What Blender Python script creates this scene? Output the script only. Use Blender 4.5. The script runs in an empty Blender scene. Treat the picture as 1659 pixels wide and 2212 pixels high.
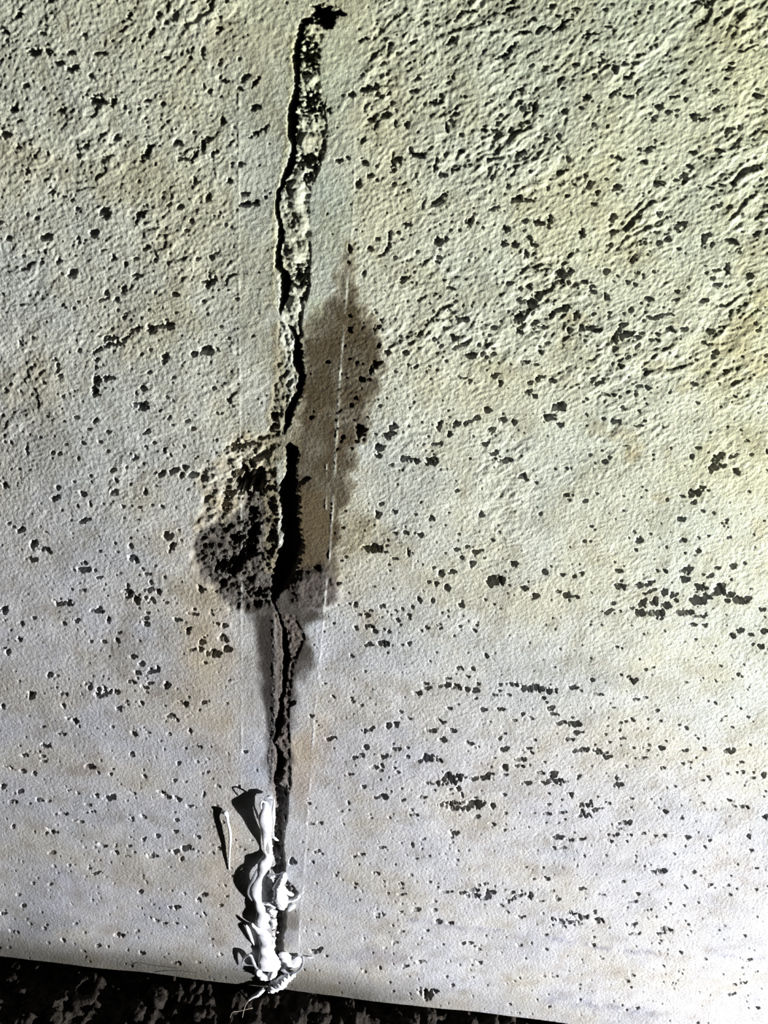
import bpy, math, random
import numpy as np
from mathutils import Matrix, Vector

# ------------------------------------------------------------------ camera
W, H, F = 1659, 2212, 1660.0
DIST = 0.45
T = math.radians(32.44); RHO = math.radians(6.8)
fwd = np.array([0, math.cos(T), -math.sin(T)])
r0 = np.array([1.0, 0, 0]); u0 = np.array([0, math.sin(T), math.cos(T)])
right = math.cos(RHO)*r0 + math.sin(RHO)*u0
up = math.cos(RHO)*u0 - math.sin(RHO)*r0
cam_pos = -DIST*fwd
cd = bpy.data.cameras.new('camera'); cam = bpy.data.objects.new('camera', cd)
bpy.context.scene.collection.objects.link(cam)
M = Matrix.Identity(4)
for i in range(3):
    M[i][0] = right[i]; M[i][1] = up[i]; M[i][2] = -fwd[i]; M[i][3] = cam_pos[i]
cam.matrix_world = M
cd.sensor_fit = 'VERTICAL'; cd.sensor_height = 36.0; cd.lens = F/H*36.0
cd.clip_start = 0.01; cd.clip_end = 50
cd.dof.use_dof = True; cd.dof.focus_distance = 0.66; cd.dof.aperture_fstop = 24
bpy.context.scene.camera = cam

# ------------------------------------------------------------------ world, lamps, exposure
sc = bpy.context.scene
sc.view_settings.view_transform = 'Standard'; sc.view_settings.look = 'None'
sc.view_settings.gamma = 1; sc.view_settings.use_curve_mapping = False
sc.view_settings.exposure = 0.0
wd = bpy.data.worlds.new('night'); sc.world = wd; wd.use_nodes = True
wd.node_tree.nodes['Background'].inputs[0].default_value = (0.75, 0.8, 0.75, 1)
wd.node_tree.nodes['Background'].inputs[1].default_value = 0.006
def lamp(name, loc, target, energy, color, size, cone=None, blend=1.0):
    ld = bpy.data.lights.new(name, 'SPOT' if cone else 'POINT')
    ld.energy = energy; ld.color = color; ld.shadow_soft_size = size
    if cone:
        ld.spot_size = math.radians(cone); ld.spot_blend = blend
    o = bpy.data.objects.new(name, ld); sc.collection.objects.link(o)
    o.location = loc
    o.rotation_euler = (Vector(target)-Vector(loc)).to_track_quat('-Z', 'Y').to_euler()
    return o
# hand torch lying low on the right, raking the wall
lamp('torch', (1.50, -0.58, -0.50), (-0.06, 0, -0.42), 435, (0.975, 0.965, 1.0), 0.009, 85, 1.0)
# yellow-green lamp low beside the torch, tinting the wall's upper right
lamp('yellow_lamp', (1.34, -0.54, -0.42), (0.50, 0, 0.26), 148, (0.86, 1.0, 0.12), 0.010, 56, 1.0)

# ------------------------------------------------------------------ helpers
def ray(px, py):
    px = np.asarray(px, float); py = np.asarray(py, float)
    a = (px-W/2)/F; b = -(py-H/2)/F
    return fwd + a[..., None]*right + b[..., None]*up
def P(px, py, h=0.0):                                   # point of the wall plane raised by h
    d = ray(px, py); t = (-np.asarray(h, float)-cam_pos[1])/d[..., 1]
    return cam_pos + d*t[..., None]
def G(px, py, z):                                       # point at height z
    d = ray(px, py); t = (z-cam_pos[2])/d[..., 2]
    return cam_pos + d*t[..., None]
def hash2(ix, iy, s):
    h = (ix.astype(np.int64)*374761393 + iy.astype(np.int64)*668265263 + s*974634777) & 0xffffffff
    h = ((h ^ (h >> 13))*1274126177) & 0xffffffff
    return h ^ (h >> 16)
def perlin(x, y, s=0):
    xi = np.floor(x); yi = np.floor(y); fx = x-xi; fy = y-yi
    u = fx*fx*fx*(fx*(fx*6-15)+10); v = fy*fy*fy*(fy*(fy*6-15)+10)
    def g(dx, dy):
        a = hash2(xi+dx, yi+dy, s)*(2*math.pi/4294967296.0)
        return np.cos(a)*(fx-dx)+np.sin(a)*(fy-dy)
    n0 = g(0, 0); n1 = g(1, 0); n2 = g(0, 1); n3 = g(1, 1)
    a = n0+u*(n1-n0); b = n2+u*(n3-n2)
    return (a+v*(b-a))*1.5
def fbm(x, y, o=4, s=0, gain=.5):
    r = np.zeros_like(x); a = 1.0; f = 1.0
    for i in range(o):
        r += a*perlin(x*f, y*f, s+i*17); a *= gain; f *= 2.03
    return r
def sm(x, a, b):
    t = np.clip((x-a)/(b-a), 0, 1); return t*t*(3-2*t)
def new_mesh(name, V, Fc, mat, parent=None, smooth=True):
    me = bpy.data.meshes.new(name)
    V = np.asarray(V, np.float32); Fc = np.asarray(Fc, np.int32); k = Fc.shape[1]
    me.vertices.add(len(V)); me.vertices.foreach_set('co', V.ravel())
    me.loops.add(Fc.size); me.loops.foreach_set('vertex_index', Fc.ravel())
    me.polygons.add(len(Fc)); me.polygons.foreach_set('loop_start', np.arange(0, Fc.size, k, dtype=np.int32))
    me.polygons.foreach_set('use_smooth', np.full(len(Fc), smooth))
    me.update(calc_edges=True); me.validate()
    me.materials.append(mat)
    o = bpy.data.objects.new(name, me); sc.collection.objects.link(o)
    if parent: o.parent = parent
    return o
def attr(o, name, kind, data):
    a = o.data.attributes.new(name, kind, 'POINT')
    a.data.foreach_set('color' if kind == 'FLOAT_COLOR' else 'value', np.asarray(data, np.float32).ravel())
def tag(o, label, cat, group=None):
    o['label'] = label; o['category'] = cat
    if group: o['group'] = group
    return o

# ------------------------------------------------------------------ materials
def mat_base(name):
    m = bpy.data.materials.new(name); m.use_nodes = True
    nt = m.node_tree; return m, nt, nt.nodes['Principled BSDF']
def N(nt, t, **kw):
    n = nt.nodes.new(t)
    for k, v in kw.items():
        if k in n.inputs: n.inputs[k].default_value = v
        else: setattr(n, k, v)
    return n
def concrete():
    m, nt, b = mat_base('rendered_concrete'); L = nt.links.new
    al = N(nt, 'ShaderNodeAttribute', attribute_name='albedo')
    wt = N(nt, 'ShaderNodeAttribute', attribute_name='wet')
    tc = N(nt, 'ShaderNodeTexCoord')
    n1 = N(nt, 'ShaderNodeTexNoise', Scale=420.0, Detail=4.0, Roughness=.65)
    n2 = N(nt, 'ShaderNodeTexNoise', Scale=1500.0, Detail=3.0, Roughness=.6)
    n3 = N(nt, 'ShaderNodeTexNoise', Scale=60.0, Detail=5.0, Roughness=.6)
    for n in (n1, n2, n3): L(tc.outputs['Object'], n.inputs['Vector'])
    r1 = N(nt, 'ShaderNodeMapRange'); L(n1.outputs['Fac'], r1.inputs['Value'])
    r1.inputs['From Min'].default_value = .3; r1.inputs['From Max'].default_value = .7
    r1.inputs['To Min'].default_value = .86; r1.inputs['To Max'].default_value = 1.12
    r3 = N(nt, 'ShaderNodeMapRange'); L(n3.outputs['Fac'], r3.inputs['Value'])
    r3.inputs['From Min'].default_value = .3; r3.inputs['From Max'].default_value = .7
    r3.inputs['To Min'].default_value = .90; r3.inputs['To Max'].default_value = 1.08
    mm = N(nt, 'ShaderNodeMath', operation='MULTIPLY'); L(r1.outputs[0], mm.inputs[0]); L(r3.outputs[0], mm.inputs[1])
    mx = N(nt, 'ShaderNodeVectorMath', operation='SCALE'); L(al.outputs['Color'], mx.inputs[0]); L(mm.outputs[0], mx.inputs['Scale'])
    L(mx.outputs[0], b.inputs['Base Color'])
    ro = N(nt, 'ShaderNodeMapRange'); L(wt.outputs['Fac'], ro.inputs['Value'])
    ro.inputs['To Min'].default_value = .93; ro.inputs['To Max'].default_value = .20
    L(ro.outputs[0], b.inputs['Roughness'])
    sp = N(nt, 'ShaderNodeMapRange'); L(wt.outputs['Fac'], sp.inputs['Value'])
    sp.inputs['To Min'].default_value = .15; sp.inputs['To Max'].default_value = .75
    L(sp.outputs[0], b.inputs['Specular IOR Level'])
    ad = N(nt, 'ShaderNodeMath', operation='MULTIPLY_ADD'); ad.inputs[1].default_value = .35
    L(n2.outputs['Fac'], ad.inputs[0]); L(n1.outputs['Fac'], ad.inputs[2])
    bp = N(nt, 'ShaderNodeBump', Strength=.55, Distance=.0019)
    bs = N(nt, 'ShaderNodeMapRange'); L(wt.outputs['Fac'], bs.inputs['Value'])
    bs.inputs['To Min'].default_value = .5; bs.inputs['To Max'].default_value = 1.0
    L(bs.outputs[0], bp.inputs['Strength'])
    L(ad.outputs[0], bp.inputs['Height']); L(bp.outputs[0], b.inputs['Normal'])
    return m
def sealant_mat(name, col, rough, sss, noise=.0006, trans=0.0):
    m, nt, b = mat_base(name); L = nt.links.new
    b.inputs['Base Color'].default_value = (*col, 1); b.inputs['Roughness'].default_value = rough
    b.inputs['Subsurface Weight'].default_value = sss; b.inputs['Subsurface Scale'].default_value = .002
    b.inputs['Subsurface Radius'].default_value = (1, 1, 1)
    tc = N(nt, 'ShaderNodeTexCoord')
    n = N(nt, 'ShaderNodeTexNoise', Scale=260.0, Detail=3.0); L(tc.outputs['Object'], n.inputs['Vector'])
    bp = N(nt, 'ShaderNodeBump', Strength=.4, Distance=noise); L(n.outputs['Fac'], bp.inputs['Height'])
    L(bp.outputs[0], b.inputs['Normal'])
    if trans:
        b.inputs['Transmission Weight'].default_value = trans; b.inputs['IOR'].default_value = 1.2
    return m
def soil_mat():
    m, nt, b = mat_base('dark_soil'); L = nt.links.new
    tc = N(nt, 'ShaderNodeTexCoord')
    n = N(nt, 'ShaderNodeTexNoise', Scale=170.0, Detail=6.0, Roughness=.7); L(tc.outputs['Object'], n.inputs['Vector'])
    cr = N(nt, 'ShaderNodeValToRGB'); L(n.outputs['Fac'], cr.inputs['Fac'])
    e = cr.color_ramp.elements
    e[0].position = .35; e[0].color = (.004, .003, .002, 1); e[1].position = .76; e[1].color = (.040, .034, .027, 1)
    L(cr.outputs[0], b.inputs['Base Color']); b.inputs['Roughness'].default_value = .85; b.inputs['Specular IOR Level'].default_value = .12
    n2 = N(nt, 'ShaderNodeTexNoise', Scale=600.0, Detail=4.0); L(tc.outputs['Object'], n2.inputs['Vector'])
    bp = N(nt, 'ShaderNodeBump', Strength=.8, Distance=.002); L(n2.outputs['Fac'], bp.inputs['Height'])
    L(bp.outputs[0], b.inputs['Normal'])
    return m
def plain_mat(name, col, rough=.6):
    m, nt, b = mat_base(name); L = nt.links.new
    tc = N(nt, 'ShaderNodeTexCoord')
    n = N(nt, 'ShaderNodeTexNoise', Scale=300.0); L(tc.outputs['Object'], n.inputs['Vector'])
    cr = N(nt, 'ShaderNodeValToRGB'); L(n.outputs['Fac'], cr.inputs['Fac'])
    cr.color_ramp.elements[0].color = (*[c*.7 for c in col], 1); cr.color_ramp.elements[1].color = (*[min(1, c*1.2) for c in col], 1)
    L(cr.outputs[0], b.inputs['Base Color']); b.inputs['Roughness'].default_value = rough
    return m
M_con = concrete()
M_seal = sealant_mat('white_sealant', (.80, .82, .85), .30, .0)
M_film = sealant_mat('clear_sealant_film', (.60, .62, .66), .25, .0, .0006, .55)
M_soil = soil_mat()
M_root = plain_mat('pale_root_fibre', (.22, .19, .15))

# ------------------------------------------------------------------ wall grid (finer where the crack and pits are)
STEP = 1.95
def axis(a, b, lo, hi, g=1.10):
    c = list(np.arange(a, b+.01, STEP))
    s = STEP; x = a; L = []
    while x > lo: s = min(s*g, 90); x -= s; L.append(x)
    s = STEP; x = c[-1]; R_ = []
    while x < hi: s = min(s*g, 90); x += s; R_.append(x)
    return np.array(L[::-1]+c+R_), len(L)
gx, ox = axis(-24, W+24, -2600, 3400)
gy, oy = axis(-24, H+34, -1500, H+40)
nx, ny = len(gx), len(gy)
PX, PY = np.meshgrid(gx, gy)
Q = P(PX, PY); U = Q[..., 0]; V = Q[..., 2]
print('grid', nx, ny, nx*ny)
mpp = DIST/F/(math.cos(T)-(PY-H/2)/F*math.sin(T))       # metres per pixel across the wall
def imp(a, step): return int(round((a)/step))

# --- relief
top = 1-sm(PY, 500, 1500)
rgt = sm(PX, 500, 1100)
def poly_mask(pts, soft, warp=0.0, seed=0, inside=True):
    pts = np.array(pts, float)
    x0, y0 = pts.min(0)-soft*2-warp*2; x1, y1 = pts.max(0)+soft*2+warp*2
    i0, i1 = np.searchsorted(gx, [x0, x1]); j0, j1 = np.searchsorted(gy, [y0, y1])
    out = np.zeros_like(PX)
    X = PX[j0:j1, i0:i1].copy(); Y = PY[j0:j1, i0:i1].copy()
    if X.size == 0: return out
    if warp:
        wx = fbm(X/45, Y/45, 4, seed+1); wy = fbm(X/45, Y/45, 4, seed+2)
        X += wx*warp; Y += wy*warp
    ins = np.zeros(X.shape, bool); dd = np.full(X.shape, 1e9)
    for a, b in zip(pts, np.roll(pts, -1, 0)):
        c = ((a[1] > Y) != (b[1] > Y)) & (X < (b[0]-a[0])*(Y-a[1])/(b[1]-a[1]+1e-9)+a[0]); ins ^= c
        e = b-a; t = np.clip(((X-a[0])*e[0]+(Y-a[1])*e[1])/(e@e+1e-9), 0, 1)
        dd = np.minimum(dd, np.hypot(X-a[0]-t*e[0], Y-a[1]-t*e[1]))
    sd = np.where(ins, dd, -dd)
    out[j0:j1, i0:i1] = sm(sd, -soft, soft); return out
def line_x(y, pts): p = np.array(pts, float); return np.interp(y, p[:, 1], p[:, 0])
xl = line_x(PY, [(515, 0), (515, 250), (521, 1400), (520, 1720), (516, 2100)])
xr = line_x(PY, [(808, 0), (765, 420), (728, 900), (711, 1200), (682, 1500), (655, 1900), (642, 2070)])
band = sm(PX, xl-3, xl+3)*(1-sm(PX, xr-3, xr+3))        # smoother strip that was masked either side of the joint
band_r = band*sm(PX, 640, 665)
ca, sa = math.cos(math.radians(38)), math.sin(math.radians(38))
A = U*ca+V*sa; B = -U*sa+V*ca                            # along / across the drag direction
wq = fbm(U*90, V*90, 2, 91)*.004
crk = perlin(A*150+wq*60, B*430+wq*150, 5)
crk2 = perlin(A*330, B*760+wq*200, 6)
rug = fbm(U*22, V*22, 3, 8)                               # patchiness of the relief
rmask = np.clip(.55+rug*.9, .12, 1.5)
h = np.zeros_like(U)
h += fbm(U*9, V*9, 2, 1)*.0012
h += fbm(U*45, V*45, 2, 2)*.00035*(.4+.6*top)
amp = (.30+.70*top)*(.62+.5*rgt)*(1-.45*band)*(1-.35*band_r)
h += crk*.00040*amp*rmask
h += crk2*.00024*(.45+.55*top)*(1-.4*band)
h += perlin(U*260, V*260, 3)*.00026*amp*rmask
h += perlin(U*560, V*560, 4)*.00019*(1-.4*band)*(.8+.2*top)
h += perlin(U*1000, V*1000, 7)*.00009*(1-.3*band)*np.clip(1.3-mpp*2200, 0, 1)
# step-like flakes in the upper part
fl = perlin(A*55+wq*30, B*120, 21)+.4*perlin(A*150, B*300, 22)
h += (sm(fl, .12, .17)-.5)*.00055*top*np.clip(.2+rug*1.6, 0, 1)*(1-.7*band)
fl2 = perlin(A*80, B*170+wq*60, 25)
h += (sm(fl2, .1, .16)-.5)*.0004*top*rgt*np.clip(.3+rug, 0, 1)

# --- pits
wxp = fbm(PX/13, PY/9, 3, 31)*1.0; wyp = fbm(PX/13, PY/9, 3, 41)*1.0
pit = np.zeros_like(U)                                    # depth map
def stamp(x, y, rx, ry, ang, depth, warp=.55, hard=3.4, target=None, roughness=.35):
    t = pit if target is None else target
    R = max(rx, ry)*1.9+3
    i0, i1 = np.searchsorted(gx, [x-R, x+R]); j0, j1 = np.searchsorted(gy, [y-R, y+R])
    if i1 <= i0 or j1 <= j0: return
    s = np.s_[j0:j1, i0:i1]; k = warp*min(rx, ry)+.35*warp*max(rx, ry)
    X = PX[s]-x+wxp[s]*k; Y = PY[s]-y+wyp[s]*k
    c, n = math.cos(math.radians(ang)), math.sin(math.radians(ang))
    q = np.hypot((X*c-Y*n)/rx, (X*n+Y*c)/ry)
    d = depth*np.clip((1.08-q)*hard, 0, 1)*(1-roughness*.5*(1+wxp[s]))
    t[s] = np.maximum(t[s], d)
TILES = {
 'a': (0, 0, 2.765, "200,310,45,22,-10;285,315,20,20;110,90,25,22;10,165,18,14;430,412,42,22;540,455,22,10,-30;600,318,40,14,5;420,318,30,15,15;345,375,35,12;775,90,16,26;945,90,18,25;580,600,48,26,5;675,605,18,32,-30;365,660,28,15,30;150,515,18,18;80,655,28,20;35,800,28,22;500,205,18,16;250,200,22,12;690,825,20,15;515,870,22,14,30;625,1268,30,38,20;265,1415,40,18,15;310,1148,18,14;375,1175,14,12;425,1197,14,10;455,1245,16,14;835,1282,28,18;870,1485,24,16;815,1650,34,14,10;675,1540,16,18;345,1560,16,16;1310,165,18,18;1210,315,12,34;995,345,22,14;1135,340,16,14;875,910,75,12,55;1090,950,35,10;1160,930,40,12,60;1210,870,16,40;1240,830,16,22;1275,915,30,14,50;1330,720,14,28;1250,545,18,14;1440,980,22,14,30;1430,530,18,10;1540,790,75,8,28;1460,465,40,12,40;1530,640,40,16,20;1525,490,45,12,50;1480,1220,60,14,8;1530,1220,18,26;1460,1160,26,12,10;1240,1180,18,26;1580,1180,12,10;1370,1080,18,16;1165,1085,14,20;905,195,40,12,55;160,1025,15,22;880,600,22,12;970,625,14,18;740,640,12,14;280,920,12,16;25,190,26,14;745,1580,10,18;1340,480,26,10;470,1450,10,8"),
 'b': (700, 0, 3.318, "300,640,48,24,25;200,680,36,18,25;380,672,20,26;370,605,16,16;35,785,18,24;485,740,22,12,30;640,655,36,14,15;840,685,18,18;780,735,30,18,10;835,730,18,14;440,825,40,22,30;340,860,40,18,-10;590,890,24,20;510,890,8,26;930,820,36,12,20;880,915,14,40,10;910,290,45,18,40;1330,360,90,12,50;1260,410,45,11,15;970,110,40,12,45;1060,80,60,10,5;670,1110,60,18,-10;620,1075,16,30,30;530,1140,26,22;490,1160,10,70,-10;795,1180,10,60,-10;245,1315,20,36,-20;290,1165,30,16,15;110,1145,28,14,30;170,1130,18,16;330,1255,26,14;800,1455,60,14,30;850,1410,40,14,40;715,1460,12,40,-20;600,1610,34,18,10;1140,930,26,16,15;1220,935,26,14,10;1250,885,26,14,20;1265,825,20,12;980,1085,20,16;890,590,26,12,20;660,560,10,30,-15;1415,640,22,18,20;1500,790,12,50,-15;1450,875,20,12,30;1340,935,14,22;1590,992,18,14;1400,1100,40,14,35;1380,1425,44,26,15;1540,1605,30,18,10;1440,1580,18,18;1040,1590,45,22,25;1305,1640,20,16;1215,1490,50,12,20;985,960,20,16;1185,1145,20,16;850,1255,40,10,-5;940,1215,40,10,20;1500,135,22,14;1340,15,36,14,20;1630,50,30,12,25;1430,235,60,12,10;1550,210,50,14,50;470,330,16,36,-20;640,300,30,14,20;280,285,50,8,20;925,545,14,20"),
 'c': (1059, 0, 2.765, "110,60,44,14,25;1230,12,30,14;1300,25,36,14,25;510,50,24,12;370,35,34,12,35;405,95,22,8;430,150,80,12,42;600,205,55,9,15;705,160,30,8,10;185,535,20,14,40;430,530,20,10,30;510,385,24,14;445,665,22,16,30;545,645,16,12;300,690,18,8;265,640,12,44,-20;330,825,14,14;400,885,14,10;465,945,14,14;575,580,20,20;745,410,16,26;830,455,40,14,25;800,380,20,14;660,360,12,60,-15;740,555,34,14,20;820,575,34,14,10;890,540,12,30,-30;1010,635,26,16,25;975,710,14,26,-20;1060,665,18,14;1110,660,18,10;1100,580,34,10,10;1165,590,14,12;1220,700,26,26;1270,710,30,12,15;1360,645,40,12,30;1425,780,40,18,35;1490,760,20,16;1540,290,70,9,20;1430,410,28,16,20;1440,372,20,8;1410,465,20,10;1340,540,26,14,20;1600,575,36,18;1215,910,26,10,20;950,890,40,14,25;890,890,20,12,20;915,965,30,10;760,940,22,16;1190,997,22,12;1160,1050,26,16,30;1005,1095,34,18,25;1110,1075,22,8;755,1120,30,16,20;590,1105,14,26,-20;640,1150,14,22;620,1215,20,8;500,1100,16,8;690,1070,14,10;570,1045,14,10;180,915,44,16,30;155,1190,36,20,25;230,1195,30,8;105,1110,14,18;285,1330,26,22;205,1325,16,16;355,1310,12,40,-20;95,1370,22,24;150,1460,20,16;80,1455,26,14;265,1460,26,14;215,1515,14,26;545,1395,18,32,-15;730,1300,20,26,-20;735,1385,20,14;845,1555,26,16,20;700,1615,18,10;1010,1275,18,22;985,1385,12,10;1060,1425,24,14;1005,1450,18,12;1140,1340,40,14,15;1110,1365,20,10;1270,1430,16,36,-10;1440,1440,36,12,-10;1350,1610,30,8;1415,1605,14,40,-10;1310,1120,30,10;1390,1110,28,10;1455,1095,20,8;410,1630,30,22,10;480,1620,20,18;1370,900,40,8,-5;1350,1230,40,10,25;1640,785,20,8"),
 'd': (0, 600, 3.318, "1500,35,55,22,35;1260,120,26,18;885,80,20,26;760,110,20,16;830,160,16,18;740,155,40,10,20;970,370,55,14,30;1085,370,32,36;1215,345,34,28,20;1150,350,40,12;905,430,14,40,-35;810,480,75,14,5;700,520,45,10,35;790,435,60,12;745,445,12,22;1390,545,28,20;1500,520,60,32;1640,433,14,14;1180,575,16,40,-25;1075,515,14,8;140,462,14,16;425,705,20,14;390,585,10,14;410,625,14,16;690,590,20,16;685,645,16,14;690,740,24,40,-30;780,720,50,16,5;680,820,36,34;1025,795,24,24;970,830,10,14;1005,915,58,30,-5;40,805,16,16;145,818,14,10;315,748,22,8,-5;340,990,16,12;548,998,20,14;680,1030,20,18,45;640,1082,22,12,15;765,1105,12,12;715,1175,16,10;80,1185,16,12;560,1293,12,16;425,1258,18,10,30;1315,1208,14,10;1175,1240,14,14;1165,1393,16,20;1245,1385,42,16,30;1325,1358,24,18;1380,1412,40,18;1300,1420,18,22;830,1450,16,18;820,1538,34,16,40;1040,1530,14,24;590,1540,24,16;400,1580,36,20,20;805,1378,26,10,25;965,1298,28,10,30;650,1418,16,10;660,1460,8,14;190,1240,12,34;30,1485,20,24;1045,1108,40,8,30;1215,1000,26,8,40;1640,880,18,16;1555,970,12,10;560,1632,14,14;1160,1640,16,12;880,1630,14,14;650,1620,8,24"),
 'e': (0, 1100, 3.318, "155,150,26,26;95,125,14,10;62,98,20,8,20;605,75,36,14,10;240,250,30,24,20;310,285,55,16,-10;350,300,20,14;230,352,44,16,-5;600,432,50,16;715,488,32,10;590,580,24,8;455,675,62,24;700,730,50,18;545,795,26,14;770,800,18,24;460,825,16,16;150,818,26,14;30,722,28,24;137,932,24,14;50,1025,18,18;740,955,18,14;832,945,16,24;650,952,14,8;850,888,24,8,15;920,600,45,24,-10;975,650,22,36,20;915,548,12,16;950,345,40,14,-15;975,365,14,22;1060,458,26,10;1080,520,14,16;1135,590,20,22;1080,575,50,14,5;1090,650,22,20;1040,637,14,12;1045,825,26,12;1035,785,28,10;1270,792,32,10,-5;1345,870,16,34;1440,565,26,28;1385,745,42,10,-15;1610,830,22,18;1560,820,12,12;1600,925,38,22,-30;1625,1000,30,26;1530,1035,60,18;1450,945,30,18,40;1440,1000,24,14;1375,1010,30,10,20;1005,1120,24,16;950,1065,36,10,-5;1090,1165,55,10,5;1130,1150,14,24;985,1180,34,10,-20;1190,1262,26,20;1075,1250,24,8;945,1243,34,8;1030,1280,34,10,-5;1050,1315,14,6;830,1312,22,14;855,1430,18,22;720,1338,44,14;750,1300,14,34,15;700,1300,16,16;630,1252,26,10;640,1280,26,10,20;450,1330,36,10,-5;1015,1393,16,14;1330,1390,28,20;1285,1388,20,8;1235,1490,55,12,-15;535,1515,26,16;495,1500,30,8,-10;355,1190,18,16;410,1196,14,6;445,1610,34,8,-10;455,1410,12,18;220,1340,30,26;960,1610,26,12;1060,1600,18,8;1215,1612,14,10;1360,1590,10,12;1230,270,18,40,-10;1200,190,40,20,10;825,240,10,10;715,297,12,10;940,265,14,24,-40;1020,420,12,10;15,1418,18,14;515,570,10,8;1465,1385,16,10"),
 'f': (0, 1600, 3.318, "330,35,42,12,-10;175,100,26,8,-5;305,110,20,10;310,143,24,8;160,220,28,14;240,240,18,12,-30;65,190,50,6,-25;20,330,16,18;145,365,26,12,15;90,437,30,12;645,183,38,14;700,228,10,14;795,240,12,10;940,100,24,14;785,415,44,18,5;810,395,20,14;690,390,12,14;630,457,28,8;665,508,16,8;450,522,32,8;575,580,20,10;540,572,24,6;370,645,48,8,-25;95,615,14,10;280,427,24,8;350,435,22,6;1130,688,22,14;1410,692,22,12;1330,770,32,18;1305,850,14,12;1255,800,22,14;1262,572,18,10;1260,655,22,10;1265,415,36,12,-20;1190,400,36,12,-20;1150,368,34,8,-15;1035,258,16,12;1280,158,16,10;1415,42,36,8,-5;1560,327,14,8;1360,468,26,8;1460,385,8,18;1250,285,20,10;1325,292,16,7;1025,545,18,8;1025,712,16,8;940,567,22,6;825,797,30,8,-5;725,750,28,8,-5;1085,828,40,10,-5;1570,770,12,10;1520,802,18,6;1205,790,14,6;1000,1095,18,14;1470,1103,20,12;1425,1145,20,12;1255,1195,50,8,5;1120,1290,18,6;1180,1305,18,6;1265,1310,20,6;860,1395,34,12;450,1425,14,12;100,1372,36,8,-15;320,1342,12,10;980,1362,14,6;1265,1590,34,7;1580,1178,16,6;370,800,26,8;690,948,36,6;20,1238,26,8;170,1180,20,10;130,1103,14,8;1015,1530,22,12;705,1470,20,8"),
 'g': (750, 500, 3.318, "650,70,28,36;705,55,12,26;270,145,50,14,40;160,120,26,16,20;300,40,12,36;300,95,14,20;220,55,18,14;1200,95,24,22;1300,45,20,14;1340,95,30,12;1290,165,14,26;1135,88,26,10;820,630,55,18;760,755,24,18;625,775,16,18;515,735,34,10,30;740,410,36,10;885,885,50,20;970,880,20,12;1045,880,20,10;800,820,70,8,20;880,1065,20,16;820,1043,36,10,-10;1235,620,44,34,20;1240,720,28,16;1320,520,36,32;1370,455,26,28;1245,500,40,14,-10;1305,400,20,18;1535,305,38,28;1600,290,26,20;1535,360,30,14;1590,365,18,16;1550,555,60,14,8;1470,600,40,14,50;1370,690,60,14,10;1600,710,30,18;1640,600,24,34;1040,835,20,6;1385,870,20,16;1280,935,34,10;1350,955,20,10;1100,1085,16,20;1470,1075,30,16;1380,1050,44,12,25;1060,1030,36,14,30;1300,1150,30,20,20;1340,1180,30,18,30;1520,1255,50,26,5;1445,1340,40,24,10;1525,1385,30,12,10;1115,1350,28,20;1195,1365,20,18;1035,1420,24,16;785,1375,30,22,20;660,1390,14,36,-20;735,1450,14,18;900,1345,60,10,30;200,950,22,24;240,935,26,10,25;170,990,12,34;290,865,20,18;345,1000,16,12;420,870,24,18;705,925,12,10;20,700,20,20;20,600,20,14;15,120,18,30;10,220,12,10;90,1420,34,50,-5;65,1500,20,12;240,635,12,16;235,1550,40,30,45;290,1455,40,24,45;330,1390,34,20,40;215,1605,30,16;420,1620,40,20,5;600,1640,45,24;480,1640,44,20;1050,1590,36,16;1150,1635,34,12;640,1520,40,10,10;990,1520,34,12,10;410,340,44,14,30;490,970,20,10,30"),
 'h': (1159, 500, 3.318, "500,465,14,34;490,290,20,16;400,430,26,16;395,395,22,12;345,360,20,14;575,322,14,10;550,353,14,8;650,360,14,12;705,380,16,14;690,200,24,18,25;935,50,26,16;870,82,18,12;775,78,20,10;1190,65,16,30,-15;1410,60,36,14;1370,265,16,34,-15;1285,272,30,8;1255,335,18,10;1290,380,36,16,15;840,285,12,12;720,295,26,8,20;1005,425,22,10;990,487,30,8;1200,495,36,12,20;1330,530,22,8;590,700,18,54,-25;560,770,22,30;640,735,60,14,20;625,660,30,14,10;815,620,40,14,5;870,605,50,10,20;955,590,36,8;330,690,20,20;385,695,24,24;430,712,22,12;955,695,30,18;1055,695,30,16;865,725,18,18;750,722,26,10;720,755,34,10;840,775,50,8;720,820,30,12,45;1245,715,30,20;410,590,20,12;790,1125,20,14;735,1105,34,10;450,1082,36,16,25;500,1165,34,16,-15;600,960,16,18;545,945,10,8;650,898,14,8;1145,915,16,10;1262,893,16,14;1355,1003,16,16;1150,1222,18,8;1420,1180,18,10;1130,1090,26,12;545,1365,22,20;580,1355,20,8;610,1265,14,16;480,1345,16,8;735,1285,14,10;355,1310,10,16;360,1203,14,10;1115,1607,20,16;1300,1622,36,8,5;1395,1610,34,8,15;1265,1640,26,6;1155,1545,26,8;1505,1493,18,6;525,1625,16,14;385,1605,14,12;1650,1570,10,14;640,1540,22,8,10;730,1395,40,6;1215,800,40,6;1460,1418,14,8"),
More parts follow.
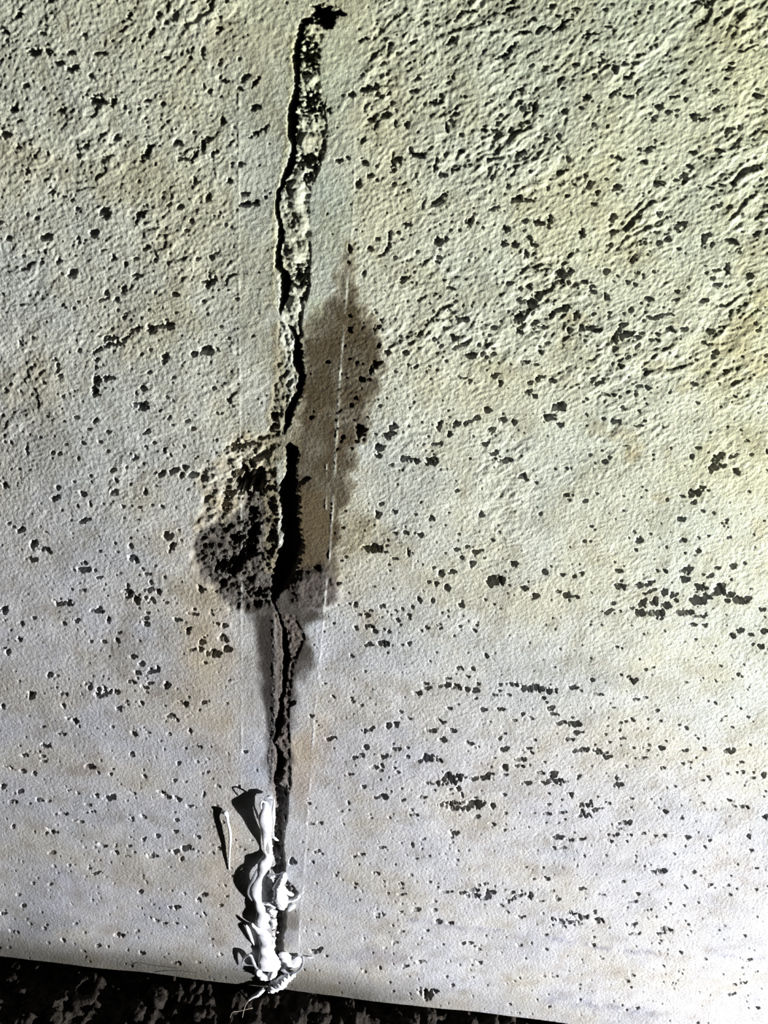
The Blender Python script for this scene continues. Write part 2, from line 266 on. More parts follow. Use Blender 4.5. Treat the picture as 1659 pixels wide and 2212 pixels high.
 'n': (1059, 900, 2.765, "1225,455,34,26;1335,290,34,20;1320,310,20,30;1380,290,30,8;1350,243,34,10;1440,235,26,8,15;1465,325,20,16;1205,235,16,14;715,248,14,10;600,230,12,9;200,355,30,20,15;85,265,34,18;20,220,30,14;455,312,16,7;350,12,34,12;735,30,22,14;1270,420,22,10;1145,470,18,6;1145,607,28,14,20;1150,735,26,12;1240,800,22,10;890,735,14,24,-35;870,795,12,12;140,875,26,16;765,920,22,12;1165,915,42,16,8;1450,888,26,12,15;1355,900,20,6;1045,918,14,12;995,915,10,8;770,1010,36,14;325,928,18,12;430,940,18,8;543,937,16,7;460,1065,34,16,-15;505,1075,30,6;270,1065,34,12;200,1020,26,14;30,980,55,20;705,1160,34,14,10;1050,1125,34,16,10;905,1110,32,18,20;980,1100,24,30;895,1165,34,14;985,1172,50,18;1020,1165,16,20;1035,1045,22,20;1095,1060,30,10,20;1105,1095,14,10;1250,1020,40,22;1240,1100,52,26;1210,1100,30,14;1300,1070,60,12,12;1370,1030,34,30;1385,1005,28,14;1430,1065,26,20;1490,1095,46,18;1535,1085,26,8;1135,1165,36,14;1185,1170,30,12;1250,1190,44,8;1205,1240,28,6;1280,1245,18,8;1625,1150,26,8;1490,1275,30,10;1450,1310,22,14;1550,1300,22,7;1640,1280,24,14;1615,1368,22,12;850,1575,26,16;610,1570,14,6;60,1600,10,8;130,1600,40,12;240,1620,70,16;330,1630,70,12,-8;495,1615,36,8;730,1110,18,8;840,1140,18,7;1480,1540,12,10;1500,1550,8,7;930,1000,60,6,20;885,1000,26,10,30;950,1040,40,6,20;1160,970,30,12,10;1310,950,24,8,20"),
 'i': (750, 1100, 3.318, "220,38,18,24;340,15,22,14;605,60,24,20,30;180,275,50,28,20;225,270,30,18;240,305,60,10,-5;340,350,26,12;420,165,26,12;520,180,20,16;345,170,14,8;485,165,14,8;440,305,8,34;780,283,32,12;860,265,16,12;930,300,46,12,20;960,35,18,16;1040,218,20,12;900,385,24,20;670,465,24,20;670,437,24,8;745,455,34,10,10;640,528,16,16;580,518,14,10;712,560,22,18;515,645,20,24;610,652,14,10;815,683,24,16;250,697,28,12;390,712,12,10;467,700,12,12;60,685,16,20;165,725,18,8;140,760,20,14;85,760,20,10;360,790,14,18,-20;440,755,20,12;570,845,18,12;910,868,14,14;660,820,22,6;670,850,16,8;155,843,45,10;200,875,22,16;60,855,16,12;260,960,36,20;390,968,14,8;440,960,18,14;160,970,36,14;1060,505,70,20,5;1030,530,40,18;1045,490,14,18;990,645,14,8;995,1053,14,14;810,1145,26,14;900,1148,14,12;865,1200,24,6;725,1215,26,6;560,1248,24,14;700,1262,48,14,10;570,1283,34,8;860,1295,24,14;925,1300,30,14;500,1313,40,8;940,1253,16,8;790,1275,36,12,-10;1100,1427,30,16;975,1432,26,12;735,1423,24,8;40,1380,18,8;105,1405,16,8;385,1447,16,10;1460,1420,36,8,20;1480,1463,30,12;1410,1350,20,12;1425,1377,14,5;1535,1525,36,10;1625,1535,50,16;1610,1488,20,8;1315,1490,18,8;665,1515,44,10,-5;345,1540,22,20;295,1550,26,14,30;600,1580,50,10;745,1577,36,10;445,1498,20,6;680,1643,30,12;1640,1590,26,8;160,1575,50,8,25;1200,1510,20,6;1590,1640,26,6;1345,1650,16,8;1155,1328,22,6;1055,1330,24,5;1090,1300,16,5;1480,1130,14,6"),
 'j': (750, 1600, 3.318, "875,12,36,10;1125,58,36,12,5;355,55,34,12,15;130,45,24,14,30;105,100,26,12;55,120,26,8,20;265,108,48,12,3;430,110,14,12;430,42,16,7;580,115,48,22,5;520,140,34,8,15;650,128,34,10,-15;20,238,24,10;195,190,30,10;240,212,18,8;335,188,12,8;362,223,16,8;250,178,12,16;730,270,62,34;800,258,30,24;660,300,90,10,3;570,298,16,8;860,266,34,6;955,268,60,14,3;1005,245,40,10,10;1130,190,28,20;1130,242,22,7;1230,175,44,8,-3;1240,135,40,14;1385,228,32,10;1475,238,36,18;1480,290,80,18,3;1420,300,40,10;1285,302,34,14;1300,50,24,7;1320,80,16,10;1640,75,40,12,20;240,400,62,12,1;115,327,16,10;740,348,18,6;620,352,18,5;740,380,20,5;540,400,36,5;400,420,24,5;795,345,18,14;820,390,10,22;900,460,70,28,5;840,490,40,16,5;750,480,60,14,-10;700,455,50,8,10;770,450,50,8;1045,470,18,18,30;925,555,26,9;1135,520,14,6;1125,390,22,7;480,525,40,7,5;460,490,12,5;1435,527,32,10,5;1535,515,34,12,2;1335,517,16,7;1590,380,32,8;1605,395,12,12;1440,375,16,6;1040,602,26,6;765,662,38,14,-3;250,762,28,10,10;465,740,14,12;1520,698,48,10,-3;1590,714,30,10;490,835,20,5;100,812,26,4;1545,768,26,6;1480,772,10,10;205,947,30,6;455,957,14,5;1275,907,16,5;1410,982,24,4;385,1020,20,7;60,1023,20,6;990,1022,22,7;940,1034,14,5;385,1048,18,5;710,1075,44,10,3;830,1085,36,12,20;900,1110,50,12,-5;985,1125,44,10,10;1010,1095,20,30;1030,1080,28,14,-20;910,1065,40,8;1315,1115,14,26;1300,1130,22,8;1200,1130,14,10;1150,1140,36,6;1230,1110,44,5,15;1390,1147,26,6;390,1092,30,6;500,1203,28,10;625,1205,18,8;230,1232,30,8,-5;215,1257,18,6;655,1295,28,12;740,1302,26,12;325,1315,12,6;1140,1222,24,8;1100,1183,20,6;1250,1262,36,5;565,1355,20,6;390,1358,24,5;345,1443,22,5;890,1448,30,8;825,1455,20,10,30;945,1500,20,6;1240,1465,28,5;535,1578,36,5;420,1608,28,5;235,1625,8,16;930,1590,40,8,-10;1550,1325,20,6"),
 'k': (1159, 1400, 3.318, "685,230,34,14;710,220,16,10;600,185,12,7;400,223,18,8;435,320,40,5;710,365,26,7;770,350,26,5;865,450,14,9;885,520,16,10;600,525,18,6;635,515,16,8;685,505,24,12;545,420,18,6;1278,396,14,8;1350,490,16,6;1518,493,18,10;1400,575,14,6;1020,550,12,6;1318,126,16,7;270,535,50,18,3;180,530,44,12;290,600,44,10;240,650,36,6;885,710,28,11;805,685,16,5;615,642,28,5;1385,738,46,14;1200,722,16,9;1095,812,18,5;1045,820,16,7;320,730,52,12,15;440,740,36,14;490,745,30,6;505,775,40,12,-5;765,775,24,6;695,785,18,5;690,710,16,8,20;900,850,20,8;585,980,28,22;572,932,16,14;675,1075,18,6;990,985,18,5;1475,890,18,8;1435,892,12,6;1555,892,12,7;1545,932,22,5;1230,925,20,8;1180,942,24,5;1240,940,12,5;1625,915,20,16;235,1045,34,9;355,1120,50,10;340,1135,50,8;385,1105,12,20;415,1160,20,12;455,1150,18,6;345,1205,60,12,3;330,1185,18,24;1380,1092,40,5,-25;1420,1135,26,8;1490,1143,32,8;920,1170,22,14;1640,1210,30,12;1185,1110,20,5;635,1255,50,14,5;590,1300,30,5;540,1338,52,5;520,1378,30,5;665,1342,20,7;765,1330,28,5,-10;910,1345,24,10;850,1345,14,5;1080,1357,26,7;1520,1350,16,16;330,1370,30,9;645,1385,14,5;1205,1432,10,14;982,1477,12,8;900,1602,36,14;840,1598,34,9;1130,1610,22,9;1575,1578,14,5;1060,730,36,5;300,925,10,9"),
 'l': (1159, 1800, 3.318, "330,398,30,8;470,440,30,6;725,435,22,9,-20;1375,376,18,7;1240,378,22,5;1065,390,20,8,-20;440,625,40,14;455,618,26,14;300,590,60,9,-5;250,570,50,8;260,635,70,10,-5;150,620,60,8,-15;340,605,30,8;415,565,20,8,30;190,662,20,6;690,652,28,10,12;930,690,44,10,-5;910,685,16,11;700,718,50,5;900,718,40,5;405,798,20,8;1345,660,14,6;1085,662,14,6;65,833,18,5;35,483,24,7;155,468,28,5;110,410,20,5;780,555,20,4;1305,697,20,6;960,512,12,7;685,490,34,8,10;1385,443,18,6;1025,855,16,10;1525,910,22,8;1200,900,24,7;465,898,20,5;905,948,12,5;680,1010,36,5;130,1030,28,6;635,1050,30,4;1475,1075,34,8,10;1415,1085,20,6;1400,1158,40,5,15;1335,1013,10,5;670,1100,12,6;410,742,12,6;60,725,24,5;1570,400,16,5"),
 'p': (350, 1400, 2.723, "125,322,30,12;25,215,20,14;990,532,34,9;875,402,14,12;860,912,9,8;1095,912,9,8;875,1030,20,7;930,1030,16,6;770,1260,26,16;880,1262,14,8;240,1448,26,8;215,1485,12,10;345,1512,12,6;905,1780,40,12,10;490,610,14,7;330,812,14,7;450,808,10,8;160,930,18,6;335,1180,10,8;1540,2020,36,20;1565,2045,24,26;1600,2015,30,8;760,320,26,12,20"),
}
for key, (tx, ty, ts, data) in TILES.items():
    for it in data.split(';'):
        v = [float(a) for a in it.split(',')]
        x, y = tx+v[0]/ts, ty+v[1]/ts; rx, ry = v[2]/ts, v[3]/ts; an = v[4] if len(v) > 4 else 0
        m_ = DIST/F/(math.cos(T)-(y-H/2)/F*math.sin(T))
        rr = min(rx, ry)*.7+max(rx, ry)*.3
        stamp(x, y, max(rx*.95, 1.9), max(ry*.95, 1.7), an, rr*m_*3.0)
rng = random.Random(7)
for i in range(6500):
    x = rng.uniform(-350, W+500); y = rng.uniform(-350, H+20)
    b_in = 505 < x < 780-.06*y
    if b_in and rng.random() < .8: continue
    s_ = math.exp(rng.gauss(.48, .42))
    tp = 1-min(1, max(0, (y-300)/1300))
    s_ *= (1.0+.35*tp)
    an = rng.gauss(4+34*tp, 14); asp = (.62 if y < 900 else .62-.25*min(1, (y-900)/900))*rng.uniform(.8, 1.3)
    m_ = DIST/F/(math.cos(T)-(y-H/2)/F*math.sin(T))
    stamp(x, y, max(1.6, s_*1.25), max(1.25, s_*asp*1.2), an, s_*m_*2.6, .3)

# --- crack
crack = np.zeros_like(U)
CR = [(697,31,27,1),(707,54,14,1),(733,29,10,1)]
for x, y, r, k in CR: stamp(x, y, r*1.0, r*.72, 0, .022, .5, 3, crack, .1)
stamp(662, 46, 15, 8, 10, .022, .3, 3, crack, .1)
path = [(651,52,6),(644,90,7),(638.7,126,8),(640.5,163,6),(640.5,188,6),(633,224,8),(629.7,253,10.5),(631,286,9),(633,311,5.5),(631.5,336,7),(627,361,9),(613.5,390,5.5),(602.5,416,4.6),(597,452,4.5),(604,485,4.6),(606,513,6),(602.5,542,5.3),(600,575,8),(617,593,12),(619,615,11),(613.5,644,8),(608,669,3.6),(604,684,0)]
path2 = [(620,702,0),(628,708,6),(640,728,5),(645,757,9),(642,786,10.5),(651,812,7.5),(648,845,7.5),(636,868,8.5),(624,896,8),(616.5,927,4.0),(615,940,0),(626,955,0),(628,966,12),(630,990,12),(628,1021,9),(624,1045,18),(620,1076,21),(624,1107,18),(625,1138,18),(628,1170,21),(624,1201,24),(616,1229,23),(605,1256,16),(597,1280,10),(591,1303,3.2),(596,1318,1.5),(605,1335,2.6),(610,1358,4.5),(618,1413,7),(616,1444,6),(614,1476,5),(614,1495,4),(607,1514,4.5),(607,1540,4.5),(605,1561,9.5),(600,1587,5.5),(590.5,1606,2.5),(603,1628,5),(607,1650,8.5),(603,1672,9.5),(596,1694,6.5),(603,1723,9),(601,1760,9),(601,1790,9),(594,1826,12),(596,1855,12),(594,1881,15),(590,1914,18),(600,1950,12),(603,1980,9),(603,2017,8),(600,2054,8),(607,2083,8),(607,2110,6)]
def trough(path, depthf, tgt, wob=2.6, seed=0):
    p = np.array(path, float)
    j0, j1 = np.searchsorted(gy, [p[0, 1], p[-1, 1]])
    i0, i1 = np.searchsorted(gx, [p[:, 0].min()-60, p[:, 0].max()+60]); s = np.s_[j0:j1, i0:i1]
    Y = PY[s]; xc = np.interp(Y, p[:, 1], p[:, 0]); w = np.interp(Y, p[:, 1], p[:, 2])
    xc = xc+perlin(Y/13, Y*0+.5, 60+seed)*wob
    eL = w*(1+.35*perlin(Y/8, Y*0+2.3, 61+seed)); eR = w*(1+.5*perlin(Y/7, Y*0+5.3, 62+seed))
    dx = PX[s]-xc+wxp[s]*.9
    q = np.where(dx < 0, -dx/np.maximum(eL, .1), dx/np.maximum(eR, .1))
    d = depthf(Y)*np.clip((1.15-q)*np.clip(w, 1, 7)*.42, 0, 1)*(w > .3)
    tgt[s] = np.maximum(tgt[s], d)
trough(path, lambda y: np.full_like(y, .024), crack)
trough(path2, lambda y: np.where(y < 1320, .026, np.where(y < 1690, .014, .0030+.0035*np.clip(perlin(y/9, y*0+.5, 300)+.2, -.5, 1))), crack, 2.2, 9)
stamp(661, 1035, 10, 5, 25, .012, .2, 3, crack, .1)      # side slot
stamp(645, 1045, 14, 3, 15, .006, .2, 3, crack, .1)
# lips: the broken shelf right of the upper crack
shelf = poly_mask([(648,56),(700,58),(694,95),(688,130),(690,175),(702,215),(704,270),(702,325),(694,362),(672,400),(666,450),(672,500),(670,560),(668,600),(664,650),(650,690),(655,725),(640,735),(612,690),(612,560),(602,470),(616,390),(640,300),(640,180)], 2.5, 5, 3)
sh = .0005+.0007*fbm(PX/19, PY/16, 2, 71)+.00025*perlin(PX/7, PY/7, 75)
chunk = np.zeros_like(U)
for x, y, rx, ry in [(668,120,17,38),(669,225,21,30),(668,348,26,18),(668,386,12,12),(650,598,20,22),(655,650,10,10)]:
    stamp(x, y, rx*.9, ry*.9, 0, .010, .8, 3.0, chunk, .1)
for x, y, rx, ry in [(676,95,9,10),(672,170,12,8),(660,310,16,16),(640,420,14,34),(650,480,15,20),(634,553,19,15),(638,660,12,16),(688,352,7,5)]:
    sh = sh-.0014*np.exp(-(((PX-x)/rx)**2+((PY-y)/ry)**2)**2)
shelf2 = poly_mask([(600,690),(622,700),(640,740),(640,850),(622,900),(612,940),(585,945),(583,905),(588,860),(600,800)], 3, 5, 5)
sh2 = .0005+.0006*fbm(PX/13, PY/13, 2, 73)
# eroded bowl left of the crack, and the mud lumps
bowl_poly = [(520,945),(592,935),(600,1000),(596,1100),(598,1240),(590,1300),(550,1322),(510,1312),(470,1290),(445,1250),(420,1215),(408,1180),(418,1130),(440,1080),(428,1035),(455,1000),(480,965)]
bowl = poly_mask(bowl_poly, 9, 12, 7)
lowb = poly_mask([(415,1150),(500,1120),(545,1060),(598,1040),(600,1280),(585,1300),(550,1320),(510,1310),(470,1290),(445,1250),(412,1195)], 9, 9, 11)
bh = .0006+.0013*fbm(PX/30, PY/22, 3, 81)+.0004*perlin(A*200, B*420, 83)
bh = bh+.0014*lowb+lowb*(.0004*perlin(PX/11, PY/11, 84)+.00025*perlin(PX/4.5, PY/4.5, 85))
hole = np.zeros_like(U)
for x, y, rx, ry, d in [(534,1042,25,27,.016),(563,1026,9,14,.012),(582,1056,8,5,.006),(558,1045,14,12,.012),(546,1110,9,12,.009),(545,1140,9,20,.010),(543,1162,12,12,.010),(507,1167,14,10,.008),(534,1194,20,14,.011),(510,1220,17,13,.011),(476,1223,15,11,.009),(479,1261,7,9,.005),(500,1238,10,8,.008),(495,1065,14,6,.004),(486,1090,10,10,.003),(565,985,18,7,.004),(520,962,26,5,.003),(592,900,8,10,.006),(590,925,8,6,.005),(560,1282,34,6,.003)]:
    stamp(x, y, rx*1.15, ry*1.15, 12, d, .5, 3.2, hole, .2)
for x, y, rx, ry in [(700,1040,0,0)]: pass
stamp(800, 1185, 20, 7, -5, .003)
mound = poly_mask([(636,1245),(660,1235),(700,1228),(728,1245),(736,1275),(725,1300),(700,1316),(660,1316),(632,1300),(622,1270)], 14, 9, 13)
mh = mound*(.0020+.0007*fbm(PX/22, PY/18, 3, 87)+.00012*perlin(PX/5, PY/5, 88))
# wet mortar pocks between the strands of sealant
low = poly_mask([(592,1322),(640,1330),(655,1380),(630,1450),(622,1560),(628,1640),(622,1740),(612,1800),(615,1900),(640,1930),(615,1960),(612,2080),(594,2080),(588,1700),(596,1560),(600,1420)], 3, 4, 15)
lh = low*(.0008+.0007*fbm(PX/11, PY/9, 3, 89))*(1+sm(PY,1690,1720)*1.5)+low*sm(PY,1690,1720)*(.0016*perlin(PX/8, PY/7, 151)+.0006*perlin(PX/4, PY/4, 152))
wetc = sm(PY, 1500, 1540)*(1-sm(PY, 1740, 1760))*poly_mask([(590,1510),(606,1530),(600,1600),(605,1680),(600,1740),(588,1720),(575,1640),(585,1560)], 3, 4, 16)
h = h-pit
h = h*(1-.7*shelf)-shelf*(sh+chunk)-shelf2*sh2*1.4
h = h-bowl*bh+mh-lh
h = h+wetc*(.0006*perlin(PX/4, PY/4, 93))
# raised smear left where tape was pulled, and hairlines of filler
def ridge(pts, w, hh, brk=1.0):
    p = np.array(pts, float); xx = np.interp(PY, p[:, 1], p[:, 0]); inn = (PY > p[0, 1]) & (PY < p[-1, 1])
    return np.exp(-((PX-xx)/w)**2)*inn*hh*np.clip(.5+brk*fbm(PY/60, PX*0+hh*1e4, 3, 95), 0, 1)
rl = ridge([(516,200),(515,420),(521,1400),(522,1500),(520,1720)], 2.2, 1.0)
rr_ = ridge([(765,180),(765,420),(728,900),(711,1200),(680,1540),(655,1900),(642,2070)], 1.9, 1.0)
h = h+(rl+rr_)*.00028
wetl = ridge([(733,860),(727,960),(722,1060),(712,1200),(705,1260)], 1.8, 1.0)+ridge([(705,1000),(704,1100)], 2.0, 1.0)
h = h+wetl*.0006
lip = np.exp(-((PX-592)/4.5)**2)*sm(PY, 1325, 1345)*(1-sm(PY, 1590, 1620))
h = h+lip*.0008*np.clip(.6+fbm(PX/7, PY/9, 2, 97), 0, 1.4)
lipl = np.exp(-((PX-line_x(PY, [(632,60),(622,300),(592,450),(592,640),(600,700),(596,930),(596,1240)]))/6)**2)*sm(PY, 50, 90)*(1-sm(PY, 640, 690))
h = h+lipl*.00014*(1+fbm(PX/20,PY/20,2,99))
h = h-np.maximum(crack, hole)
# rounded bottom arris of the wall
zb = float(P(0, 2072.)[2]); R_ = .010
t = np.clip((zb+R_*.85-V)/R_, 0, 1.0)
back = R_*(1-np.sqrt(np.clip(1-t*t, 0, 1)))
h = h-back-np.clip((zb-R_*.10-V), 0, 9)*1.2
print('zb', zb, P(600., 2135.)[2], P(1250., 2212.)[2], P(1659., 2212.)[2])

# --- colour of the wall (stains, seepage, chalk, painted recess shade)
def C(r, g, b): return np.array([r, g, b])
base = np.ones(U.shape+(3,))*C(.40, .40, .397)
def mixc(m, c, f=1.0):
    global base
    m = np.clip(m*f, 0, 1)[..., None]; base = base*(1-m)+m*np.asarray(c)
def mul(m, c):
    global base
    m = np.clip(m, 0, 1)[..., None]; base = base*(1-m+m*np.asarray(c))
n1 = fbm(U*14, V*14, 4, 101); n2 = fbm(U*33, V*33, 4, 105); n3 = fbm(U*80, V*60, 3, 109)
mul(sm(n1, .0, .6), C(.98, .96, .89)); mul(sm(-n1, .05, .6), C(.94, .96, 1.0))
mul(sm(n2, .1, .7), C(.87, .855, .82)); mul(sm(n3, .15, .8), C(.88, .86, .83))
mul(sm(-n3, .2, .8), C(1.1, 1.1, 1.1))
mul(band*.5, C(.93, .95, .97))
mul(shelf*.5, C(1.05, 1.02, .9)); mul(lipl*.8, C(1.12, 1.08, .9))
def blot(x, y, rx, ry, f, c, w=10, seed=120):
    a = np.linspace(0, 2*math.pi, 13)[:-1]
    mul(poly_mask([(x+rx*math.cos(k), y+ry*math.sin(k)) for k in a], min(rx, ry)*.6, w, seed+int(x) % 50)*f, c)
for b_ in [(1600,705,35,28),(1580,745,45,22),(1640,790,30,30),(1420,795,30,12),(1345,938,34,16),(1370,968,26,12),(1290,930,26,18),(1365,985,20,10),(1480,835,20,12),(1430,1075,24,12),(1640,1140,20,26),(1650,640,24,20),(1250,690,30,14)]:
    blot(*b_, .7, C(.80, .74, .64))
blot(448, 1400, 70, 60, .5, C(.95, .85, .68), 16); blot(430, 1500, 60, 120, .55, C(.93, .86, .72), 16)
blot(480, 1800, 46, 260, .60, C(.90, .83, .70), 12); blot(440, 1310, 60, 70, .5, C(.9, .78, .64), 14)
blot(360, 1170, 44, 40, .5, C(.92, .84, .68), 14); blot(0, 820, 30, 30, .5, C(.6, .6, .55), 14)
blot(265, 1400, 34, 60, .75, C(.76, .74, .68), 14); blot(275, 1330, 20, 60, .5, C(.80, .78, .76), 12)
blot(270, 1860, 26, 70, .6, C(.82, .80, .74), 14); blot(190, 1660, 40, 18, .7, C(.60, .54, .50), 10)
blot(110, 1990, 90, 20, .7, C(.74, .76, .78), 10); blot(60, 2012, 60, 14, .6, C(.76, .78, .84), 8)
blot(820, 2068, 60, 22, .8, C(.72, .70, .72), 12); blot(250, 1920, 200, 60, .35, C(.92, .92, 1.0), 18)
blot(650, 1660, 30, 80, .8, C(.86, .74, .60), 8); blot(690, 1600, 26, 60, .5, C(.95, .86, .74), 8)
blot(735, 1500, 30, 240, .45, C(.90, .89, .93), 12); blot(690, 1400, 14, 70, .7, C(1.25, 1.25, 1.32), 8)
blot(795, 1350, 22, 40, .7, C(.78, .72, .62), 12); blot(783, 1150, 36, 46, .8, C(.66, .62, .52), 12)
blot(745, 1190, 40, 60, .5, C(.85, .80, .70), 12); blot(770, 1620, 20, 90, .4, C(.82, .84, .86), 10)
blot(760, 1800, 26, 200, .35, C(.92, .90, .84), 10); blot(560, 1640, 40, 50, .5, C(.92, .96, 1.05), 8)
blot(700, 180, 60, 110, .5, C(.90, .96, .92), 10); blot(715, 480, 44, 120, .5, C(.80, .86, .88), 6)
blot(470, 90, 30, 50, .6, C(.82, .76, .66), 10); blot(560, 120, 60, 60, .35, C(.9, .84, .74), 14)
for pts, wd_ in [([(740,1950),(790,1965)],4),([(870,1983),(930,1990),(990,2005),(1090,2010)],5),([(1160,2020),(1300,2048),(1420,2060)],5),([(1540,2062),(1659,2072)],5),([(1160,2155),(1330,2175),(1420,2195)],9)]:
    p = np.array(pts, float); yy = np.interp(PX, p[:, 0], p[:, 1])+perlin(PX/30, PX*0, 131)*4
    mul(np.exp(-((PY-yy)/wd_)**2)*sm(PX, p[0, 0]-10, p[0, 0]+20)*(1-sm(PX, p[-1, 0]-20, p[-1, 0]+10))*.8*np.clip(.6+n3, 0, 1), C(.66, .67, .78))
wet = np.zeros_like(U)
st = poly_mask([(754,532),(764,600),(775,650),(805,690),(828,735),(838,775),(815,800),(812,850),(792,880),(786,940),(762,1000),(752,1060),(738,1110),(733,1200),(724,1262),(640,1290),(628,1100),(632,980),(640,900),(650,830),(652,740),(668,690),(712,660),(738,640),(734,580)], 19, 20, 17)
edge = np.clip(st*(1-st)*4, 0, 1)
stc = np.clip(.97+.10*n3+.05*n2, .88, 1)
mixc(st*stc, C(.048, .032, .017), .97); mul(edge*.5, C(.85, .75, .6))
mul(poly_mask([(665,650),(700,640),(705,690),(670,720)], 8, 6, 18)*.5, C(.85, .9, .75))
glint = sm(perlin(PX/4.2, PY/4.2, 141), .30, .5)*np.clip(.35+1.3*perlin(PX/40, PY/40, 142), .12, 1)
wet = np.maximum(wet, st*(.12+.8*glint))
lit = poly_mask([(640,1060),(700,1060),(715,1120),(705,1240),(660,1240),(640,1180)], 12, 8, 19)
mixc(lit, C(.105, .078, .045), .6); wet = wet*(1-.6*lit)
mixc(bowl*np.clip(.7+.5*n3, .2, 1), C(.26, .225, .165), .8)
mixc(lowb*np.clip(1+.1*n3, .92, 1), C(.050, .043, .038), .97); glint2 = sm(perlin(PX/4.6, PY/4.6, 143), .05, .3)
wet = np.maximum(wet, lowb*(.25+.72*glint2))
up_b = poly_mask([(585,700),(606,690),(625,900),(655,925),(650,975),(600,1000),(600,1240),(575,1240),(560,1040),(578,950),(574,900),(590,800)], 5, 5, 20)
mixc(up_b, C(.14, .12, .08), .75); wet = np.maximum(wet, up_b*(.2+.7*glint2))
und = poly_mask([(500,1310),(590,1300),(598,1235),(640,1235),(690,1318),(700,1335),(664,1352),(680,1440),(640,1480),(630,1560),(626,1640),(620,1690),(596,1720),(575,1640),(585,1560),(568,1480),(560,1400),(545,1340)], 15, 12, 21)
mixc(und*np.clip(1+.1*n3, .92, 1), C(.050, .043, .037), .99); wet = np.maximum(wet, und*.12)
mixc(lip, C(.20, .19, .18), .7); wet = np.maximum(wet, lip*.95); wet = np.maximum(wet, wetc)
mixc(wetc, C(.05, .045, .042), .9); mixc(poly_mask([(560,1330),(600,1330),(600,1560),(588,1620),(575,1560)], 6, 6, 22), C(.028, .024, .021), .9)
mixc(low*sm(PY, 1690, 1720), C(.11, .10, .09), .9); mixc(low*(1-sm(PY, 1690, 1720)), C(.10, .085, .075), .85)
wet = np.maximum(wet, low*sm(PY, 1500, 1720)*(.2+.7*glint2))
mixc(poly_mask([(620,1968),(646,1975),(645,2010),(612,2012),(610,1980)], 9, 7, 23), C(.13, .118, .10), .8)
mixc(poly_mask([(612,2012),(640,2014),(630,2040),(610,2048)], 9, 6, 24), C(.20, .20, .21), .7)
mixc(np.clip(mound*1.3, 0, 1), C(.075, .064, .060), .95); wet = wet*(1-mound)+mound*.1
mixc(wetl, C(.5, .48, .44), .5); wet = np.maximum(wet, wetl)
mixc(sm(crack, .002, .008), C(.030, .026, .020), .85); mixc(sm(hole, .002, .006), C(.035, .03, .026), .85)  # crack and hole interiors: wet mud tone with recess shade painted in by depth
mixc(rl, C(.50, .50, .50), .6); mixc(rr_, C(.58, .58, .59), .85)
sd_ = np.abs((PX-668)*.634+(PY-1735)*.773); mixc(np.exp(-(sd_/1.3)**2)*sm(PX, 664, 672)*(1-sm(PX, 725, 740)), C(.52, .52, .52), .6)
# wall colour darker towards the foot, more at the left
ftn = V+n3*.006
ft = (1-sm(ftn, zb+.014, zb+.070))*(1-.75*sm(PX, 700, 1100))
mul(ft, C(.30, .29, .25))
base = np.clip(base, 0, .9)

Vt = np.stack([U, -h, V], -1).reshape(-1, 3)
idx = np.arange(nx*ny).reshape(ny, nx)
q = np.stack([idx[:-1, :-1], idx[1:, :-1], idx[1:, 1:], idx[:-1, 1:]], -1).reshape(-1, 4)
def fm(a): return (a[:-1, :-1]+a[1:, 1:]).ravel()*.5
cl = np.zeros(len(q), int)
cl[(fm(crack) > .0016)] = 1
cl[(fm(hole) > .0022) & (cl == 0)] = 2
cl[(fm(mound) > .5) & (cl == 0)] = 3
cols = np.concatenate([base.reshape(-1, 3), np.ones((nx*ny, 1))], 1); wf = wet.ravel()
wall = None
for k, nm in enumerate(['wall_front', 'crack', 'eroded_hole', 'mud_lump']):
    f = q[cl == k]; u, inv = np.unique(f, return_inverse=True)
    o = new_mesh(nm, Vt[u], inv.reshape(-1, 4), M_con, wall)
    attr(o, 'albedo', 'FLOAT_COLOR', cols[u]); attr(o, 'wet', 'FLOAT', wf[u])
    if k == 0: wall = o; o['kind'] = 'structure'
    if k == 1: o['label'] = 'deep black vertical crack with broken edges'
    if k == 2: o['label'] = 'wet holes with painted-in shade eaten into the wall left of the crack'
    if k == 3: o['label'] = 'rounded lump of grey-brown mud right of the crack'

# ------------------------------------------------------------------ soil at the foot of the wall
sx = np.arange(-40, W+60, 2.2); zs = zb-.004
xs = np.concatenate([np.linspace(-1.1, -.62, 30)[:-1], np.linspace(-.62, .55, 860), np.linspace(.55, 1.6, 60)[1:]])
ys = np.concatenate([-np.geomspace(.9, .20, 30)[:-1], np.linspace(-.20, .05, 190)])
SX, SY = np.meshgrid(xs, ys)
sh_ = fbm(SX*26, SY*26, 3, 201)*.010+fbm(SX*75, SY*75, 3, 205)*.0050
sh_ += perlin(SX*900, SY*500, 215)*.0006+(.5-np.abs(perlin(SX*60, SY*60, 211)))*.007+np.abs(perlin(SX*150, SY*150, 212))*.003+perlin(SX*380, SY*380, 213)*.0009
slope = -np.clip(-SY-.012, 0, .10)*.22
SZ = zs-.010+sh_+slope+.006*np.exp(-((SY+.004)/.010)**2)
sv = np.stack([SX, SY, SZ], -1).reshape(-1, 3); n_ = len(xs); m_ = len(ys)
ii = np.arange(n_*m_).reshape(m_, n_)
sf = np.stack([ii[:-1, :-1], ii[:-1, 1:], ii[1:, 1:], ii[1:, :-1]], -1).reshape(-1, 4)
floor = new_mesh('floor', sv, sf, M_soil); floor['kind'] = 'structure'
floor['label'] = 'dark rough earth at the foot of the wall'
def soil_z(x, y):
    i = int(np.clip(np.searchsorted(xs, x), 0, n_-1)); j = int(np.clip(np.searchsorted(ys, y), 0, m_-1)); return float(SZ[j, i])

